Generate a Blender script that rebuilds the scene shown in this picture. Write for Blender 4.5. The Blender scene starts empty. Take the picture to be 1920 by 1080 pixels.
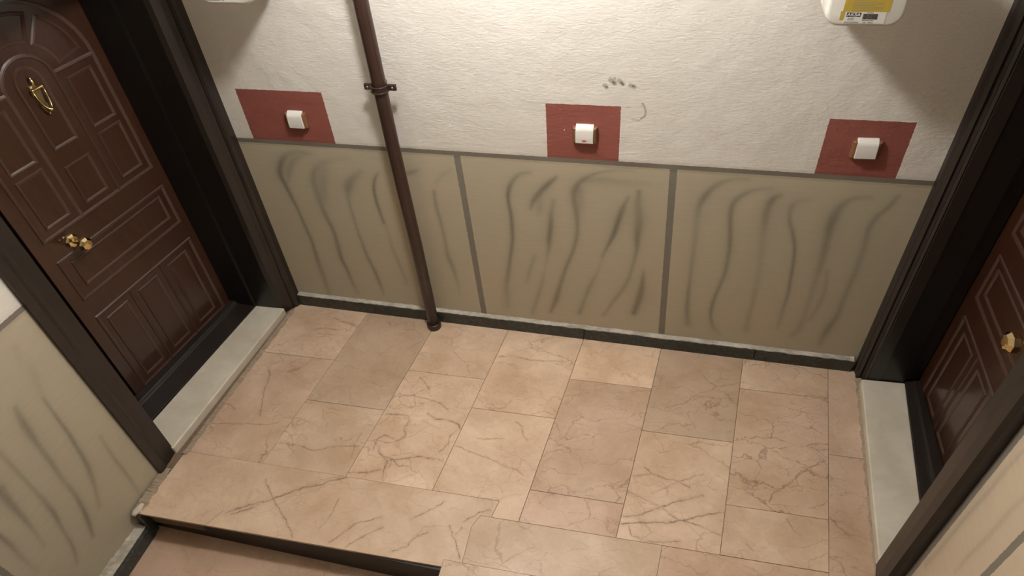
import bpy, bmesh, math, random
import numpy as np
from mathutils import Vector, Matrix

# ------------------------------------------------------------------ camera, world, lamp, exposure
scene = bpy.context.scene
COL = scene.collection
cam_data = bpy.data.cameras.new('camera')
cam_data.sensor_width = 36.0
cam_data.lens = 22.783
cam_data.clip_start = 0.05
cam = bpy.data.objects.new('camera', cam_data)
COL.objects.link(cam)
_F = Vector((-0.21397, 0.70607, -0.67505))
_R = Vector((0.97121, 0.22787, -0.06950))
_R = (_R - _F * _R.dot(_F)).normalized()
_F.normalize()
_U = _R.cross(_F)
cam.matrix_world = Matrix(((_R.x, _U.x, -_F.x, 1.7393), (_R.y, _U.y, -_F.y, -2.1045), (_R.z, _U.z, -_F.z, 2.2731), (0, 0, 0, 1)))
scene.camera = cam

world = bpy.data.worlds.new('dark_stairwell')
world.use_nodes = True
world.node_tree.nodes['Background'].inputs[0].default_value = (0.9, 0.75, 0.6, 1)
world.node_tree.nodes['Background'].inputs[1].default_value = 0.01
scene.world = world
LAMP_POS = (1.19, -0.63, 2.46)
LAMP_STRENGTH = 268.0
LAMP_COLOR = (1.0, 0.995, 0.985)
scene.view_settings.view_transform = 'Standard'
scene.view_settings.look = 'None'
scene.view_settings.use_curve_mapping = False
scene.view_settings.gamma = 1.0
scene.view_settings.exposure = 0.0

# enough light bounces for this small room, at a quicker render
scene.cycles.max_bounces = 6
scene.cycles.diffuse_bounces = 4
scene.cycles.glossy_bounces = 3
scene.cycles.transmission_bounces = 2
scene.cycles.use_light_tree = False
STROKES_BACK = [
 [(0.274,0.911,0.0132,0.3),(0.227,0.917,0.0159,0.35),(0.166,0.899,0.0216,0.5),(0.123,0.858,0.0221,0.9),(0.096,0.798,0.0227,1),(0.102,0.738,0.0174,1),(0.111,0.677,0.0148,0.9),(0.121,0.604,0.0121,0.8),(0.127,0.516,0.0125,0.8),(0.134,0.426,0.0129,0.8),(0.13,0.33,0.0166,0.8),(0.129,0.255,0.0239,0.6),(0.129,0.166,0.0211,0.5),(0.127,0.086,0.0216,0.4)],
 [(0.25,0.905,0.0186,0.2),(0.189,0.872,0.0244,0.45),(0.149,0.821,0.0251,0.5),(0.124,0.76,0.0143,0.3)],
 [(0.443,0.9,0.0206,0.15),(0.369,0.885,0.021,0.2),(0.309,0.862,0.024,0.3),(0.267,0.821,0.0246,0.55),(0.249,0.77,0.0251,0.6),(0.248,0.72,0.0256,0.55),(0.248,0.658,0.0233,0.6),(0.255,0.585,0.0179,0.7),(0.269,0.498,0.0154,0.8),(0.267,0.418,0.019,0.8),(0.264,0.334,0.0163,0.9),(0.275,0.262,0.0133,0.8),(0.283,0.174,0.0171,0.5),(0.293,0.11,0.0175,0.3)],
 [(0.321,0.844,0.043,0.3),(0.299,0.784,0.0441,0.4),(0.28,0.703,0.0342,0.35),(0.271,0.639,0.0234,0.1)],
 [(0.489,0.838,0.0236,0.3),(0.438,0.796,0.0322,0.6),(0.409,0.754,0.0356,0.7),(0.396,0.703,0.0224,0.5),(0.392,0.651,0.0143,0.5),(0.393,0.566,0.0118,0.5),(0.397,0.467,0.0122,0.6),(0.406,0.364,0.0126,0.7),(0.422,0.281,0.013,0.8),(0.432,0.195,0.0133,0.7),(0.437,0.125,0.0136,0.3)],
 [(0.567,0.839,0.0103,0.4),(0.544,0.804,0.0105,0.7),(0.529,0.754,0.0094,1),(0.526,0.694,0.0096,1),(0.53,0.633,0.0098,0.9),(0.536,0.576,0.0086,0.7)],
 [(0.536,0.576,0.0115,0.3),(0.544,0.528,0.0117,0.2),(0.549,0.416,0.0121,0.4),(0.564,0.324,0.0125,0.4),(0.577,0.215,0.013,0.3)],
 [(0.752,0.868,0.0124,0.3),(0.729,0.857,0.015,0.6),(0.697,0.845,0.0152,0.6)],
 [(0.894,0.878,0.0145,0.2),(0.848,0.848,0.0148,0.25),(0.817,0.808,0.0126,0.2)],
 [(0.803,0.768,0.0103,0.6),(0.8,0.7,0.0132,0.6),(0.808,0.609,0.0109,0.6),(0.813,0.492,0.0114,0.5),(0.815,0.414,0.0176,0.6),(0.829,0.346,0.015,0.6),(0.837,0.264,0.0123,0.35),(0.841,0.19,0.0127,0.2)],
 [(1.217,0.892,0.0115,0.4),(1.176,0.88,0.0139,0.5),(1.145,0.844,0.0166,0.7),(1.126,0.799,0.0145,1),(1.121,0.749,0.0124,1),(1.127,0.678,0.0127,1),(1.127,0.604,0.0131,1),(1.123,0.538,0.0134,0.9),(1.107,0.445,0.0139,0.8),(1.09,0.348,0.0174,0.7),(1.074,0.258,0.024,0.5),(1.07,0.14,0.0313,0.3)],
 [(1.321,0.877,0.0114,0.6),(1.288,0.842,0.0186,1),(1.254,0.801,0.019,0.9),(1.227,0.759,0.017,0.8),(1.212,0.717,0.0124,0.4)],
 [(1.253,0.781,0.0216,0.3),(1.251,0.731,0.022,0.35),(1.245,0.69,0.0149,0.2)],
 [(1.31,0.767,0.0167,0.4),(1.298,0.706,0.0196,0.55),(1.294,0.643,0.0176,0.9),(1.285,0.568,0.0182,0.9),(1.282,0.523,0.0159,0.6),(1.265,0.418,0.011,0.2),(1.243,0.307,0.0144,0.4),(1.22,0.216,0.0179,0.45),(1.191,0.112,0.0156,0.4)],
 [(1.614,0.932,0.0064,0.3),(1.539,0.926,0.0065,0.4),(1.478,0.908,0.0088,0.5),(1.424,0.872,0.0158,0.7),(1.398,0.832,0.0207,0.9),(1.391,0.784,0.0188,0.8),(1.4,0.716,0.0169,0.7),(1.405,0.655,0.0148,0.7),(1.4,0.58,0.0153,0.7),(1.382,0.502,0.0132,0.7),(1.355,0.418,0.0136,0.7),(1.326,0.306,0.0171,0.7),(1.305,0.215,0.0207,0.8),(1.279,0.133,0.0122,0.6)],
 [(1.432,0.872,0.027,0.4),(1.494,0.879,0.0312,0.4),(1.571,0.875,0.0265,0.35),(1.677,0.879,0.0174,0.2)],
 [(1.416,0.824,0.0276,0.4),(1.416,0.757,0.0284,0.35),(1.41,0.696,0.0194,0.2)],
 [(1.605,0.813,0.009,0.4),(1.584,0.753,0.0186,0.8),(1.569,0.692,0.0191,1),(1.556,0.63,0.0171,1),(1.535,0.569,0.0126,0.8),(1.511,0.501,0.0104,0.4)],
 [(1.511,0.501,0.0104,0.2),(1.496,0.425,0.0107,0.25),(1.462,0.326,0.0167,0.5),(1.436,0.235,0.0145,0.5),(1.415,0.148,0.018,0.6)],
 [(1.642,0.839,0.0133,0.7),(1.643,0.778,0.0273,0.6),(1.651,0.701,0.0329,0.7),(1.649,0.619,0.0219,0.9),(1.651,0.556,0.015,0.7),(1.643,0.489,0.0128,0.5),(1.63,0.408,0.0132,0.5),(1.608,0.334,0.0164,0.5),(1.571,0.256,0.0141,0.5),(1.525,0.152,0.0118,0.4)],
 [(1.685,0.45,0.0104,0.3),(1.686,0.369,0.0187,0.8),(1.678,0.284,0.0249,0.9),(1.66,0.187,0.0201,0.9)],
 [(1.218,0.47,0.0136,0.3),(1.19,0.373,0.0142,0.4),(1.172,0.297,0.0117,0.2)],
 [(2.025,0.928,0.0143,0.3),(1.965,0.919,0.0165,0.4),(1.914,0.885,0.019,0.6),(1.885,0.838,0.0216,0.8),(1.87,0.787,0.0221,0.6),(1.87,0.712,0.0205,0.4),(1.875,0.615,0.0166,0.4),(1.876,0.512,0.0148,0.45),(1.878,0.426,0.0128,0.5),(1.881,0.324,0.0133,0.7),(1.886,0.242,0.0165,0.7),(1.899,0.157,0.0198,0.5)],
 [(2.112,0.893,0.0144,0.3),(2.06,0.884,0.0166,0.4),(2.016,0.855,0.019,0.6),(1.991,0.817,0.0193,0.7),(1.989,0.762,0.0154,0.8),(1.998,0.697,0.0136,0.8),(2.008,0.62,0.014,0.8),(2.011,0.54,0.0144,0.7),(2.01,0.465,0.0124,0.7),(1.998,0.387,0.0103,0.7),(1.987,0.305,0.0106,0.8),(1.987,0.233,0.0109,0.8),(2.004,0.162,0.014,0.5),(2.04,0.118,0.0141,0.2)],
 [(2.145,0.866,0.0186,0.5),(2.124,0.847,0.023,0.8),(2.114,0.802,0.0256,0.7),(2.115,0.747,0.0262,0.6),(2.12,0.682,0.0247,0.4),(2.129,0.605,0.0231,0.35),(2.138,0.504,0.0217,0.3),(2.142,0.418,0.0175,0.35),(2.144,0.317,0.0156,0.4),(2.142,0.234,0.0188,0.4),(2.146,0.161,0.022,0.4)],
 [(2.253,0.859,0.0164,0.2),(2.209,0.846,0.0207,0.3),(2.194,0.818,0.0189,0.5),(2.198,0.765,0.0129,0.6),(2.222,0.703,0.011,0.8),(2.243,0.638,0.009,0.9),(2.255,0.56,0.0093,0.8),(2.262,0.478,0.0096,0.8),(2.269,0.392,0.0099,0.7),(2.268,0.302,0.0129,0.5),(2.269,0.195,0.0134,0.3)],
 [(2.442,0.884,0.0139,0.3),(2.393,0.876,0.018,0.45),(2.361,0.847,0.0244,0.6),(2.347,0.798,0.0292,0.8),(2.343,0.753,0.0276,0.9),(2.347,0.688,0.0262,0.7),(2.353,0.592,0.025,0.6),(2.354,0.511,0.0211,0.45),(2.356,0.405,0.0196,0.35),(2.356,0.304,0.0204,0.35),(2.353,0.209,0.0239,0.4),(2.333,0.157,0.0217,0.3)],
 [(2.384,0.536,0.0116,0.3),(2.399,0.444,0.012,0.4),(2.397,0.356,0.0125,0.4),(2.381,0.262,0.013,0.3)],
 [(2.526,0.896,0.0117,0.5),(2.509,0.848,0.014,0.6),(2.484,0.803,0.0164,0.6),(2.473,0.748,0.0168,0.6),(2.48,0.675,0.0195,0.5),(2.483,0.589,0.018,0.45),(2.482,0.487,0.0164,0.5),(2.478,0.39,0.0171,0.5),(2.478,0.301,0.0202,0.6),(2.461,0.216,0.0236,0.7),(2.451,0.128,0.019,0.4)],
]
STROKES_LEFT = [
 [(-1.272,0.721,0.0158,0.5),(-1.288,0.642,0.0201,0.8),(-1.301,0.533,0.0154,0.6),(-1.308,0.461,0.0139,0.7),(-1.319,0.38,0.0145,0.5),(-1.323,0.306,0.0128,0.6),(-1.335,0.231,0.0133,0.8),(-1.355,0.154,0.0137,0.9),(-1.379,0.082,0.0117,0.5)],
 [(-1.193,0.675,0.0075,0.5),(-1.201,0.59,0.0078,0.7),(-1.209,0.491,0.0102,0.8),(-1.218,0.432,0.0105,0.8),(-1.228,0.359,0.013,0.8),(-1.242,0.302,0.0155,0.7),(-1.265,0.232,0.0114,0.5),(-1.298,0.153,0.014,0.3)],
 [(-1.388,0.644,0.0122,0.4),(-1.392,0.559,0.0109,0.5),(-1.398,0.451,0.0096,0.5),(-1.403,0.364,0.0141,0.6),(-1.411,0.298,0.0125,0.8),(-1.429,0.216,0.0108,0.5),(-1.444,0.135,0.0111,0.6),(-1.472,0.064,0.0114,0.4)],
 [(-1.46,0.545,0.0249,0.8),(-1.469,0.47,0.0185,0.8),(-1.476,0.386,0.0135,0.7),(-1.485,0.313,0.01,0.4),(-1.497,0.242,0.0103,0.3)],
 [(-1.551,0.421,0.0092,0.9),(-1.553,0.354,0.0133,0.6),(-1.56,0.285,0.0118,0.4),(-1.562,0.188,0.0124,0.2)],
 [(-1.137,0.379,0.0089,0.3),(-1.151,0.253,0.0094,0.5),(-1.155,0.137,0.0099,0.5),(-1.17,-0.019,0.0106,0.2)],
 [(-1.156,0.806,0.0178,0.1),(-1.171,0.746,0.0255,0.25),(-1.19,0.689,0.0149,0.15)],
 [(-1.156,0.88,0.0171,0.2),(-1.175,0.827,0.0174,0.1)],
]
STROKES_RIGHT = [
 [(-1.041,0.915,0.0071,0.35),(-1.036,0.826,0.0076,0.45),(-1.037,0.726,0.0082,0.5),(-1.032,0.581,0.0091,0.5),(-1.033,0.413,0.0102,0.4),(-1.028,0.299,0.011,0.4)],
 [(-1.134,0.871,0.0068,0.3),(-1.131,0.792,0.0073,0.4),(-1.132,0.678,0.008,0.4),(-1.127,0.556,0.0087,0.4),(-1.13,0.476,0.0092,0.2)],
 [(-0.934,0.965,0.0074,0.15),(-0.927,0.898,0.0078,0.2),(-0.922,0.818,0.0083,0.1)],
]
VEINS = {
 'T1': [
  (2,[(0.171,-0.087),(0.224,-0.102),(0.283,-0.11),(0.329,-0.132)]),
  (2,[(0.104,-0.181),(0.159,-0.16),(0.215,-0.163)]),
  (1.6,[(0.132,-0.2),(0.213,-0.198)]),
 ],
 'T2': [
  (2,[(0.012,-0.468),(0.027,-0.486),(0.034,-0.515),(0.051,-0.592),(0.103,-0.715)]),
  (1.6,[(-0.127,-0.794),(-0.049,-0.784),(0.057,-0.765),(0.164,-0.75),(0.202,-0.729)]),
  (2,[(-0.098,-0.677),(-0.062,-0.68),(-0.031,-0.703)]),
 ],
 'T4': [
  (1.8,[(0.27,-0.826),(0.358,-0.826),(0.424,-0.835),(0.508,-0.798),(0.607,-0.78)]),
 ],
 'T6': [
  (1.8,[(0.738,-0.376),(0.774,-0.41),(0.81,-0.442)]),
  (1.5,[(0.671,-0.491),(0.739,-0.485),(0.817,-0.493),(0.876,-0.504),(0.921,-0.534)]),
  (3,[(0.841,-0.565),(0.881,-0.589),(0.937,-0.584),(0.985,-0.596),(1.001,-0.619)]),
  (2,[(0.662,-0.602),(0.714,-0.593),(0.76,-0.595),(0.772,-0.614),(0.765,-0.657),(0.779,-0.695),(0.762,-0.723),(0.689,-0.706),(0.669,-0.735),(0.671,-0.784)]),
  (2.5,[(0.762,-0.723),(0.755,-0.739),(0.77,-0.755)]),
  (3,[(0.698,-0.784),(0.725,-0.807),(0.754,-0.826),(0.751,-0.873),(0.769,-0.914)]),
  (3,[(0.616,-0.903),(0.656,-0.895),(0.704,-0.886),(0.739,-0.865)]),
  (2.6,[(0.756,-0.82),(0.817,-0.799),(0.879,-0.778),(0.913,-0.777),(0.973,-0.78)]),
  (2,[(0.994,-0.625),(0.97,-0.659),(0.973,-0.698),(0.952,-0.741)]),
 ],
 'T7': [
  (1.8,[(1.068,-0.198),(1.113,-0.184),(1.18,-0.191),(1.264,-0.191),(1.363,-0.174)]),
 ],
 'T8': [
  (2,[(1.232,-0.54),(1.259,-0.566),(1.272,-0.604),(1.297,-0.623)]),
  (1.5,[(1.088,-0.652),(1.194,-0.633)]),
  (1.5,[(1.004,-0.702),(1.082,-0.721),(1.152,-0.732),(1.206,-0.749),(1.275,-0.764),(1.312,-0.784)]),
 ],
 'T13': [
  (2.4,[(1.772,-0.659),(1.805,-0.681),(1.862,-0.698),(1.887,-0.693),(1.948,-0.716)]),
  (2,[(1.737,-0.706),(1.805,-0.683)]),
  (3,[(1.708,-0.885),(1.757,-0.871),(1.844,-0.821),(1.892,-0.789),(1.998,-0.74)]),
  (2,[(1.714,-0.775),(1.792,-0.799),(1.844,-0.817),(1.912,-0.854),(2.001,-0.868),(2.06,-0.887)]),
  (3,[(1.711,-0.91),(1.792,-0.891),(1.872,-0.875),(1.936,-0.854),(2.0,-0.819),(2.072,-0.795)]),
  (2,[(1.74,-0.915),(1.752,-0.948),(1.789,-0.954)]),
  (2.5,[(1.774,-0.97),(1.853,-0.954),(1.924,-0.938)]),
  (1.6,[(1.815,-0.765),(1.864,-0.732),(1.905,-0.699),(1.997,-0.647)]),
 ],
 'T15': [
  (1.8,[(2.454,-0.499),(2.384,-0.548),(2.313,-0.626),(2.253,-0.681),(2.235,-0.718)]),
 ],
 'T16': [
  (1.8,[(2.294,-0.779),(2.314,-0.819),(2.336,-0.832)]),
  (1.5,[(2.149,-0.903),(2.172,-0.924)]),
 ],
 'SA': [
  (2,[(0.153,-1.219),(0.172,-1.189),(0.187,-1.161)]),
  (3.2,[(0.204,-1.165),(0.23,-1.146),(0.299,-1.105),(0.351,-1.081),(0.405,-1.043),(0.46,-1.004),(0.522,-0.978),(0.556,-0.952),(0.618,-0.926)]),
  (2.5,[(0.231,-1.164),(0.28,-1.136),(0.319,-1.106)]),
  (2,[(0.287,-0.999),(0.346,-1.054),(0.399,-1.1),(0.458,-1.142),(0.517,-1.203)]),
  (2,[(0.661,-1.195),(0.694,-1.155),(0.733,-1.105),(0.819,-1.062)]),
  (2,[(0.73,-1.198),(0.772,-1.156),(0.841,-1.096)]),
  (2,[(0.934,-1.048),(1.013,-0.98),(1.038,-0.953)]),
  (2.4,[(0.907,-1.179),(0.954,-1.149),(0.967,-1.118),(1.014,-1.083)]),
  (2,[(1.088,-1.043),(1.124,-1.095),(1.164,-1.159)]),
  (1.8,[(1.118,-1.075),(1.137,-1.042)]),
  (2,[(1.134,-1.017),(1.18,-0.974),(1.223,-0.948)]),
  (1.4,[(0.624,-1.019),(0.621,-1.092),(0.603,-1.148)]),
 ],
}

# ------------------------------------------------------------------ helpers
def link(o, parent=None):
    COL.objects.link(o)
    if parent is not None:
        o.parent = parent
    return o

def obj_pydata(name, verts, faces, mat, parent=None, smooth=False, mats=None, fm=None):
    me = bpy.data.meshes.new(name)
    me.from_pydata([tuple(v) for v in verts], [], faces)
    bm = bmesh.new(); bm.from_mesh(me)
    bmesh.ops.recalc_face_normals(bm, faces=bm.faces)
    bm.to_mesh(me); bm.free()
    for m in (mats or [mat]):
        me.materials.append(m)
    if fm:
        for p, i in zip(me.polygons, fm):
            p.material_index = i
    if smooth:
        for p in me.polygons:
            p.use_smooth = True
    return link(bpy.data.objects.new(name, me), parent)

class MB:
    """collects verts and faces for one mesh object"""
    def __init__(self):
        self.v = []; self.f = []
    def add(self, vs, fs):
        n = len(self.v)
        self.v += [tuple(x) for x in vs]
        self.f += [tuple(n + i for i in f) for f in fs]
    def box(self, a, b):
        x0, y0, z0 = a; x1, y1, z1 = b
        self.add([(x0,y0,z0),(x1,y0,z0),(x1,y1,z0),(x0,y1,z0),(x0,y0,z1),(x1,y0,z1),(x1,y1,z1),(x0,y1,z1)],
                 [(3,2,1,0),(4,5,6,7),(0,1,5,4),(1,2,6,5),(2,3,7,6),(3,0,4,7)])
    def prism(self, poly, z0, z1, fn=None):
        n = len(poly)
        fn = fn or (lambda p, z: (p[0], p[1], z))
        self.add([fn(p, z0) for p in poly] + [fn(p, z1) for p in poly],
                 [tuple(range(n))[::-1], tuple(range(n, 2*n))] + [(i, (i+1) % n, n+(i+1) % n, n+i) for i in range(n)])
    def loft(self, rings, cap=True):
        n = len(rings[0]); vs = [p for r in rings for p in r]; fs = []
        for k in range(len(rings)-1):
            for i in range(n):
                j = (i+1) % n
                fs.append((k*n+i, k*n+j, (k+1)*n+j, (k+1)*n+i))
        if cap:
            fs.append(tuple(range(n))[::-1]); fs.append(tuple(range((len(rings)-1)*n, len(rings)*n)))
        self.add(vs, fs)
    def lathe(self, prof, origin, axis, n=24, up=(0,0,1), squash=1.0):
        ax = Vector(axis).normalized(); u = ax.cross(Vector(up)).normalized() if abs(ax.dot(Vector(up))) < .99 else Vector((1,0,0))
        w = ax.cross(u).normalized(); o = Vector(origin)
        rings = []
        for h, r in prof:
            rings.append([o + ax*h + (u*math.cos(2*math.pi*(i+.5)/n) + w*math.sin(2*math.pi*(i+.5)/n)*squash)*max(r, 1e-5) for i in range(n)])
        self.loft(rings)
    def tube(self, pts, r, n=10):
        pts = [Vector(p) for p in pts]; rs = r if isinstance(r, (list, tuple)) else [r]*len(pts)
        rings = []; prev = None
        for i, p in enumerate(pts):
            t = (pts[min(i+1, len(pts)-1)] - pts[max(i-1, 0)]).normalized()
            if prev is None:
                a = Vector((0,0,1)) if abs(t.z) < .9 else Vector((1,0,0)); u = t.cross(a).normalized()
            else:
                u = (prev - t*prev.dot(t)).normalized()
            prev = u; w = t.cross(u)
            rings.append([p + (u*math.cos(2*math.pi*k/n) + w*math.sin(2*math.pi*k/n))*rs[i] for k in range(n)])
        self.loft(rings)
    def build(self, name, mat, parent=None, smooth=False, bevel=0, seg=2):
        o = obj_pydata(name, self.v, self.f, mat, parent, smooth)
        if bevel:
            bv = o.modifiers.new('bevel', 'BEVEL'); bv.width = bevel; bv.segments = seg; bv.limit_method = 'ANGLE'; bv.angle_limit = math.radians(35)
        return o

def empty(name, loc=(0,0,0)):
    o = bpy.data.objects.new(name, None)
    o.empty_display_size = 0.1
    COL.objects.link(o); o.location = loc
    return o

def tag(o, label=None, cat=None, group=None, kind=None):
    if label: o['label'] = label
    if cat: o['category'] = cat
    if group: o['group'] = group
    if kind: o['kind'] = kind
    return o

# ------------------------------------------------------------------ node helpers
class NT:
    def __init__(self, name):
        self.m = bpy.data.materials.new(name); self.m.use_nodes = True
        self.t = self.m.node_tree; self.b = self.t.nodes['Principled BSDF']
        self._pos = None
    def n(self, typ, **kw):
        nd = self.t.nodes.new(typ)
        for k, v in kw.items(): setattr(nd, k, v)
        return nd
    def l(self, a, b): self.t.links.new(a, b)
    def setin(self, sock, v):
        if isinstance(v, bpy.types.NodeSocket): self.l(v, sock)
        else: sock.default_value = v
    def math(self, op, a, b=0.0, c=None, clamp=False):
        nd = self.n('ShaderNodeMath', operation=op, use_clamp=clamp)
        self.setin(nd.inputs[0], a); self.setin(nd.inputs[1], b)
        if c is not None: self.setin(nd.inputs[2], c)
        return nd.outputs[0]
    def vmath(self, op, a, b=(0,0,0), scale=None):
        nd = self.n('ShaderNodeVectorMath', operation=op)
        self.setin(nd.inputs[0], a)
        if op != 'LENGTH' and op != 'SCALE': self.setin(nd.inputs[1], b)
        if scale is not None: self.setin(nd.inputs[3], scale)
        return nd.outputs['Value'] if op in ('DOT_PRODUCT', 'LENGTH', 'DISTANCE') else nd.outputs[0]
    def pos(self):
        if self._pos is None: self._pos = self.n('ShaderNodeNewGeometry').outputs['Position']
        return self._pos
    def noise(self, vec, scale, detail=3, rough=.5, dist=0.0, color=False):
        nd = self.n('ShaderNodeTexNoise'); self.setin(nd.inputs['Vector'], vec)
        nd.inputs['Scale'].default_value = scale; nd.inputs['Detail'].default_value = detail
        nd.inputs['Roughness'].default_value = rough; nd.inputs['Distortion'].default_value = dist
        return nd.outputs['Color' if color else 'Fac']
    def ramp(self, v, a, b, c=0.0, d=1.0, smooth=False):
        nd = self.n('ShaderNodeMapRange'); nd.clamp = True
        if smooth: nd.interpolation_type = 'SMOOTHSTEP'
        self.setin(nd.inputs[0], v)
        for i, x in enumerate((a, b, c, d)): nd.inputs[i+1].default_value = x
        return nd.outputs[0]
    def mix(self, f, a, b):
        nd = self.n('ShaderNodeMix', data_type='RGBA')
        self.setin(nd.inputs[0], f)
        for s, v in ((nd.inputs[6], a), (nd.inputs[7], b)):
            if isinstance(v, bpy.types.NodeSocket): self.l(v, s)
            else: s.default_value = (*v[:3], 1)
        return nd.outputs[2]
    def bump(self, h, strength=.3, dist=.002):
        nd = self.n('ShaderNodeBump'); nd.inputs['Strength'].default_value = strength; nd.inputs['Distance'].default_value = dist
        self.l(h, nd.inputs['Height']); self.l(nd.outputs[0], self.b.inputs['Normal'])
        return nd
    def color(self, c): self.setin(self.b.inputs['Base Color'], c if isinstance(c, bpy.types.NodeSocket) else (*c[:3], 1))
    def rough(self, v): self.setin(self.b.inputs['Roughness'], v)

def plain(name, col, rough=.5, metal=0.0, noise=0.0, nscale=30, coat=0.0, bump=0.0):
    t = NT(name)
    if noise:
        f = t.noise(t.pos(), nscale, 3)
        t.color(t.mix(f, tuple(c*(1-noise) for c in col), tuple(min(1, c*(1+noise)) for c in col)))
        if bump: t.bump(f, bump, .001)
    else: t.color(col)
    t.rough(rough); t.b.inputs['Metallic'].default_value = metal
    if coat:
        t.b.inputs['Coat Weight'].default_value = coat; t.b.inputs['Coat Roughness'].default_value = .08
    return t.m

# node group: distance from point P to segment A-B (flat, in the xy plane of P)
def seg_group():
    g = bpy.data.node_groups.new('segment_distance', 'ShaderNodeTree')
    for nm, ty in (('P', 'NodeSocketVector'), ('A', 'NodeSocketVector'), ('BA', 'NodeSocketVector'), ('inv', 'NodeSocketFloat'), ('w', 'NodeSocketFloat'), ('prev', 'NodeSocketFloat')):
        g.interface.new_socket(nm, in_out='INPUT', socket_type=ty)
    g.interface.new_socket('d', in_out='OUTPUT', socket_type='NodeSocketFloat')
    i = g.nodes.new('NodeGroupInput'); o = g.nodes.new('NodeGroupOutput')
    def vm(op): n = g.nodes.new('ShaderNodeVectorMath'); n.operation = op; return n
    def mm(op): n = g.nodes.new('ShaderNodeMath'); n.operation = op; return n
    L = g.links.new
    pa = vm('SUBTRACT'); L(i.outputs['P'], pa.inputs[0]); L(i.outputs['A'], pa.inputs[1])
    dt = vm('DOT_PRODUCT'); L(pa.outputs[0], dt.inputs[0]); L(i.outputs['BA'], dt.inputs[1])
    t = mm('MULTIPLY'); t.use_clamp = True; L(dt.outputs['Value'], t.inputs[0]); L(i.outputs['inv'], t.inputs[1])
    sc = vm('SCALE'); L(i.outputs['BA'], sc.inputs[0]); L(t.outputs[0], sc.inputs[3])
    ds = vm('DISTANCE'); L(pa.outputs[0], ds.inputs[0]); L(sc.outputs[0], ds.inputs[1])
    sb = mm('DIVIDE'); L(ds.outputs['Value'], sb.inputs[0]); L(i.outputs['w'], sb.inputs[1])
    mn = mm('MINIMUM'); L(sb.outputs[0], mn.inputs[0]); L(i.outputs['prev'], mn.inputs[1])
    L(mn.outputs[0], o.inputs[0])
    return g
SEG = seg_group()

def seg_chain(t, P, polys):
    """polys: [(width, [(x,y),...])]; returns socket of min(dist/width)"""
    prev = 99.0
    for w, pts in polys:
        for a, b in zip(pts[:-1], pts[1:]):
            nd = t.n('ShaderNodeGroup'); nd.node_tree = SEG
            t.l(P, nd.inputs['P'])
            ba = (b[0]-a[0], b[1]-a[1], 0)
            nd.inputs['A'].default_value = (a[0], a[1], 0); nd.inputs['BA'].default_value = ba
            nd.inputs['inv'].default_value = 1/max(1e-9, ba[0]**2+ba[1]**2)
            nd.inputs['w'].default_value = w
            t.setin(nd.inputs['prev'], prev); prev = nd.outputs[0]
    return prev

# ------------------------------------------------------------------ materials
def marble_tile(seed, tint=1.0, pink=0.0, crack=0.5, veins=None):
    t = NT('marble_tile'); P = t.pos()
    off = (seed*3.17 % 11, seed*5.71 % 13, seed*1.37 % 7)
    Q = t.vmath('ADD', P, off)
    warp = t.noise(Q, 5.0, 4, .6, color=True)
    Qw = t.vmath('ADD', Q, t.vmath('SCALE', warp, scale=.22))
    cloud = t.noise(Qw, 4.5, 6, .62)
    fine = t.noise(Q, 60, 5, .65)
    base = (0.71*tint, (0.528-.014*pink)*tint, (0.378-.008*pink)*tint)
    dark = (base[0]*.80, base[1]*.74, base[2]*.68)
    light = (min(1, base[0]*1.10), base[1]*1.12, base[2]*1.14)
    c = t.mix(t.ramp(cloud, .32, .68), dark, light)
    c = t.mix(t.math('MULTIPLY', t.ramp(fine, .45, .75), .12), c, (.45, .30, .2))
    # natural crackle veins: edges of warped cells, broken up by noise
    warp2 = t.noise(Q, 5.5, 6, .58, color=True)
    Qv = t.vmath('ADD', Q, t.vmath('SCALE', warp2, scale=.17))
    for sc, wd, amt in ((3.6, .014, 1.0), (8.0, .022, .85), (15.0, .03, .5)):
        vo = t.n('ShaderNodeTexVoronoi'); vo.feature = 'DISTANCE_TO_EDGE'; vo.inputs['Scale'].default_value = sc
        st = t.n('ShaderNodeMapping'); st.inputs['Scale'].default_value = (.58, 1.45, 1); t.l(Qv, st.inputs[0]); t.l(st.outputs[0], vo.inputs['Vector'])
        line = t.ramp(vo.outputs['Distance'], 0, wd, 1, 0)
        brk = t.ramp(t.noise(t.vmath('ADD', Q, (7+sc, 3, 1)), 4.0 if sc < 5 else 6.5, 3), .42, .60)
        c = t.mix(t.math('MULTIPLY', t.math('MULTIPLY', line, brk), amt*min(1, crack*1.25)), c, (.29, .17, .105))
    if veins:
        wv = t.vmath('SCALE', t.vmath('SUBTRACT', t.noise(Q, 30, 6, .75, color=True), (.5, .5, .5)), scale=.030)
        Pv = t.vmath('MULTIPLY', t.vmath('ADD', P, wv), (1, 1, 0))
        d = seg_chain(t, Pv, [(w*.0011, p) for w, p in veins])
        ln = t.ramp(d, .25, 1.35, 1, 0, True)
        br = t.ramp(t.noise(Q, 24, 4, .6), .36, .60, .18, .85)
        c = t.mix(t.math('MULTIPLY', ln, br), c, (.26, .155, .09))
        halo = t.ramp(d, 1.0, 5.0, .16, 0)
        c = t.mix(halo, c, (.33, .2, .12))
    t.color(c)
    t.rough(t.ramp(fine, .3, .7, .30, .42))
    t.b.inputs['Specular IOR Level'].default_value = .45
    t.bump(t.noise(Q, 9, 3), .05, .004)
    return t.m

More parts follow.
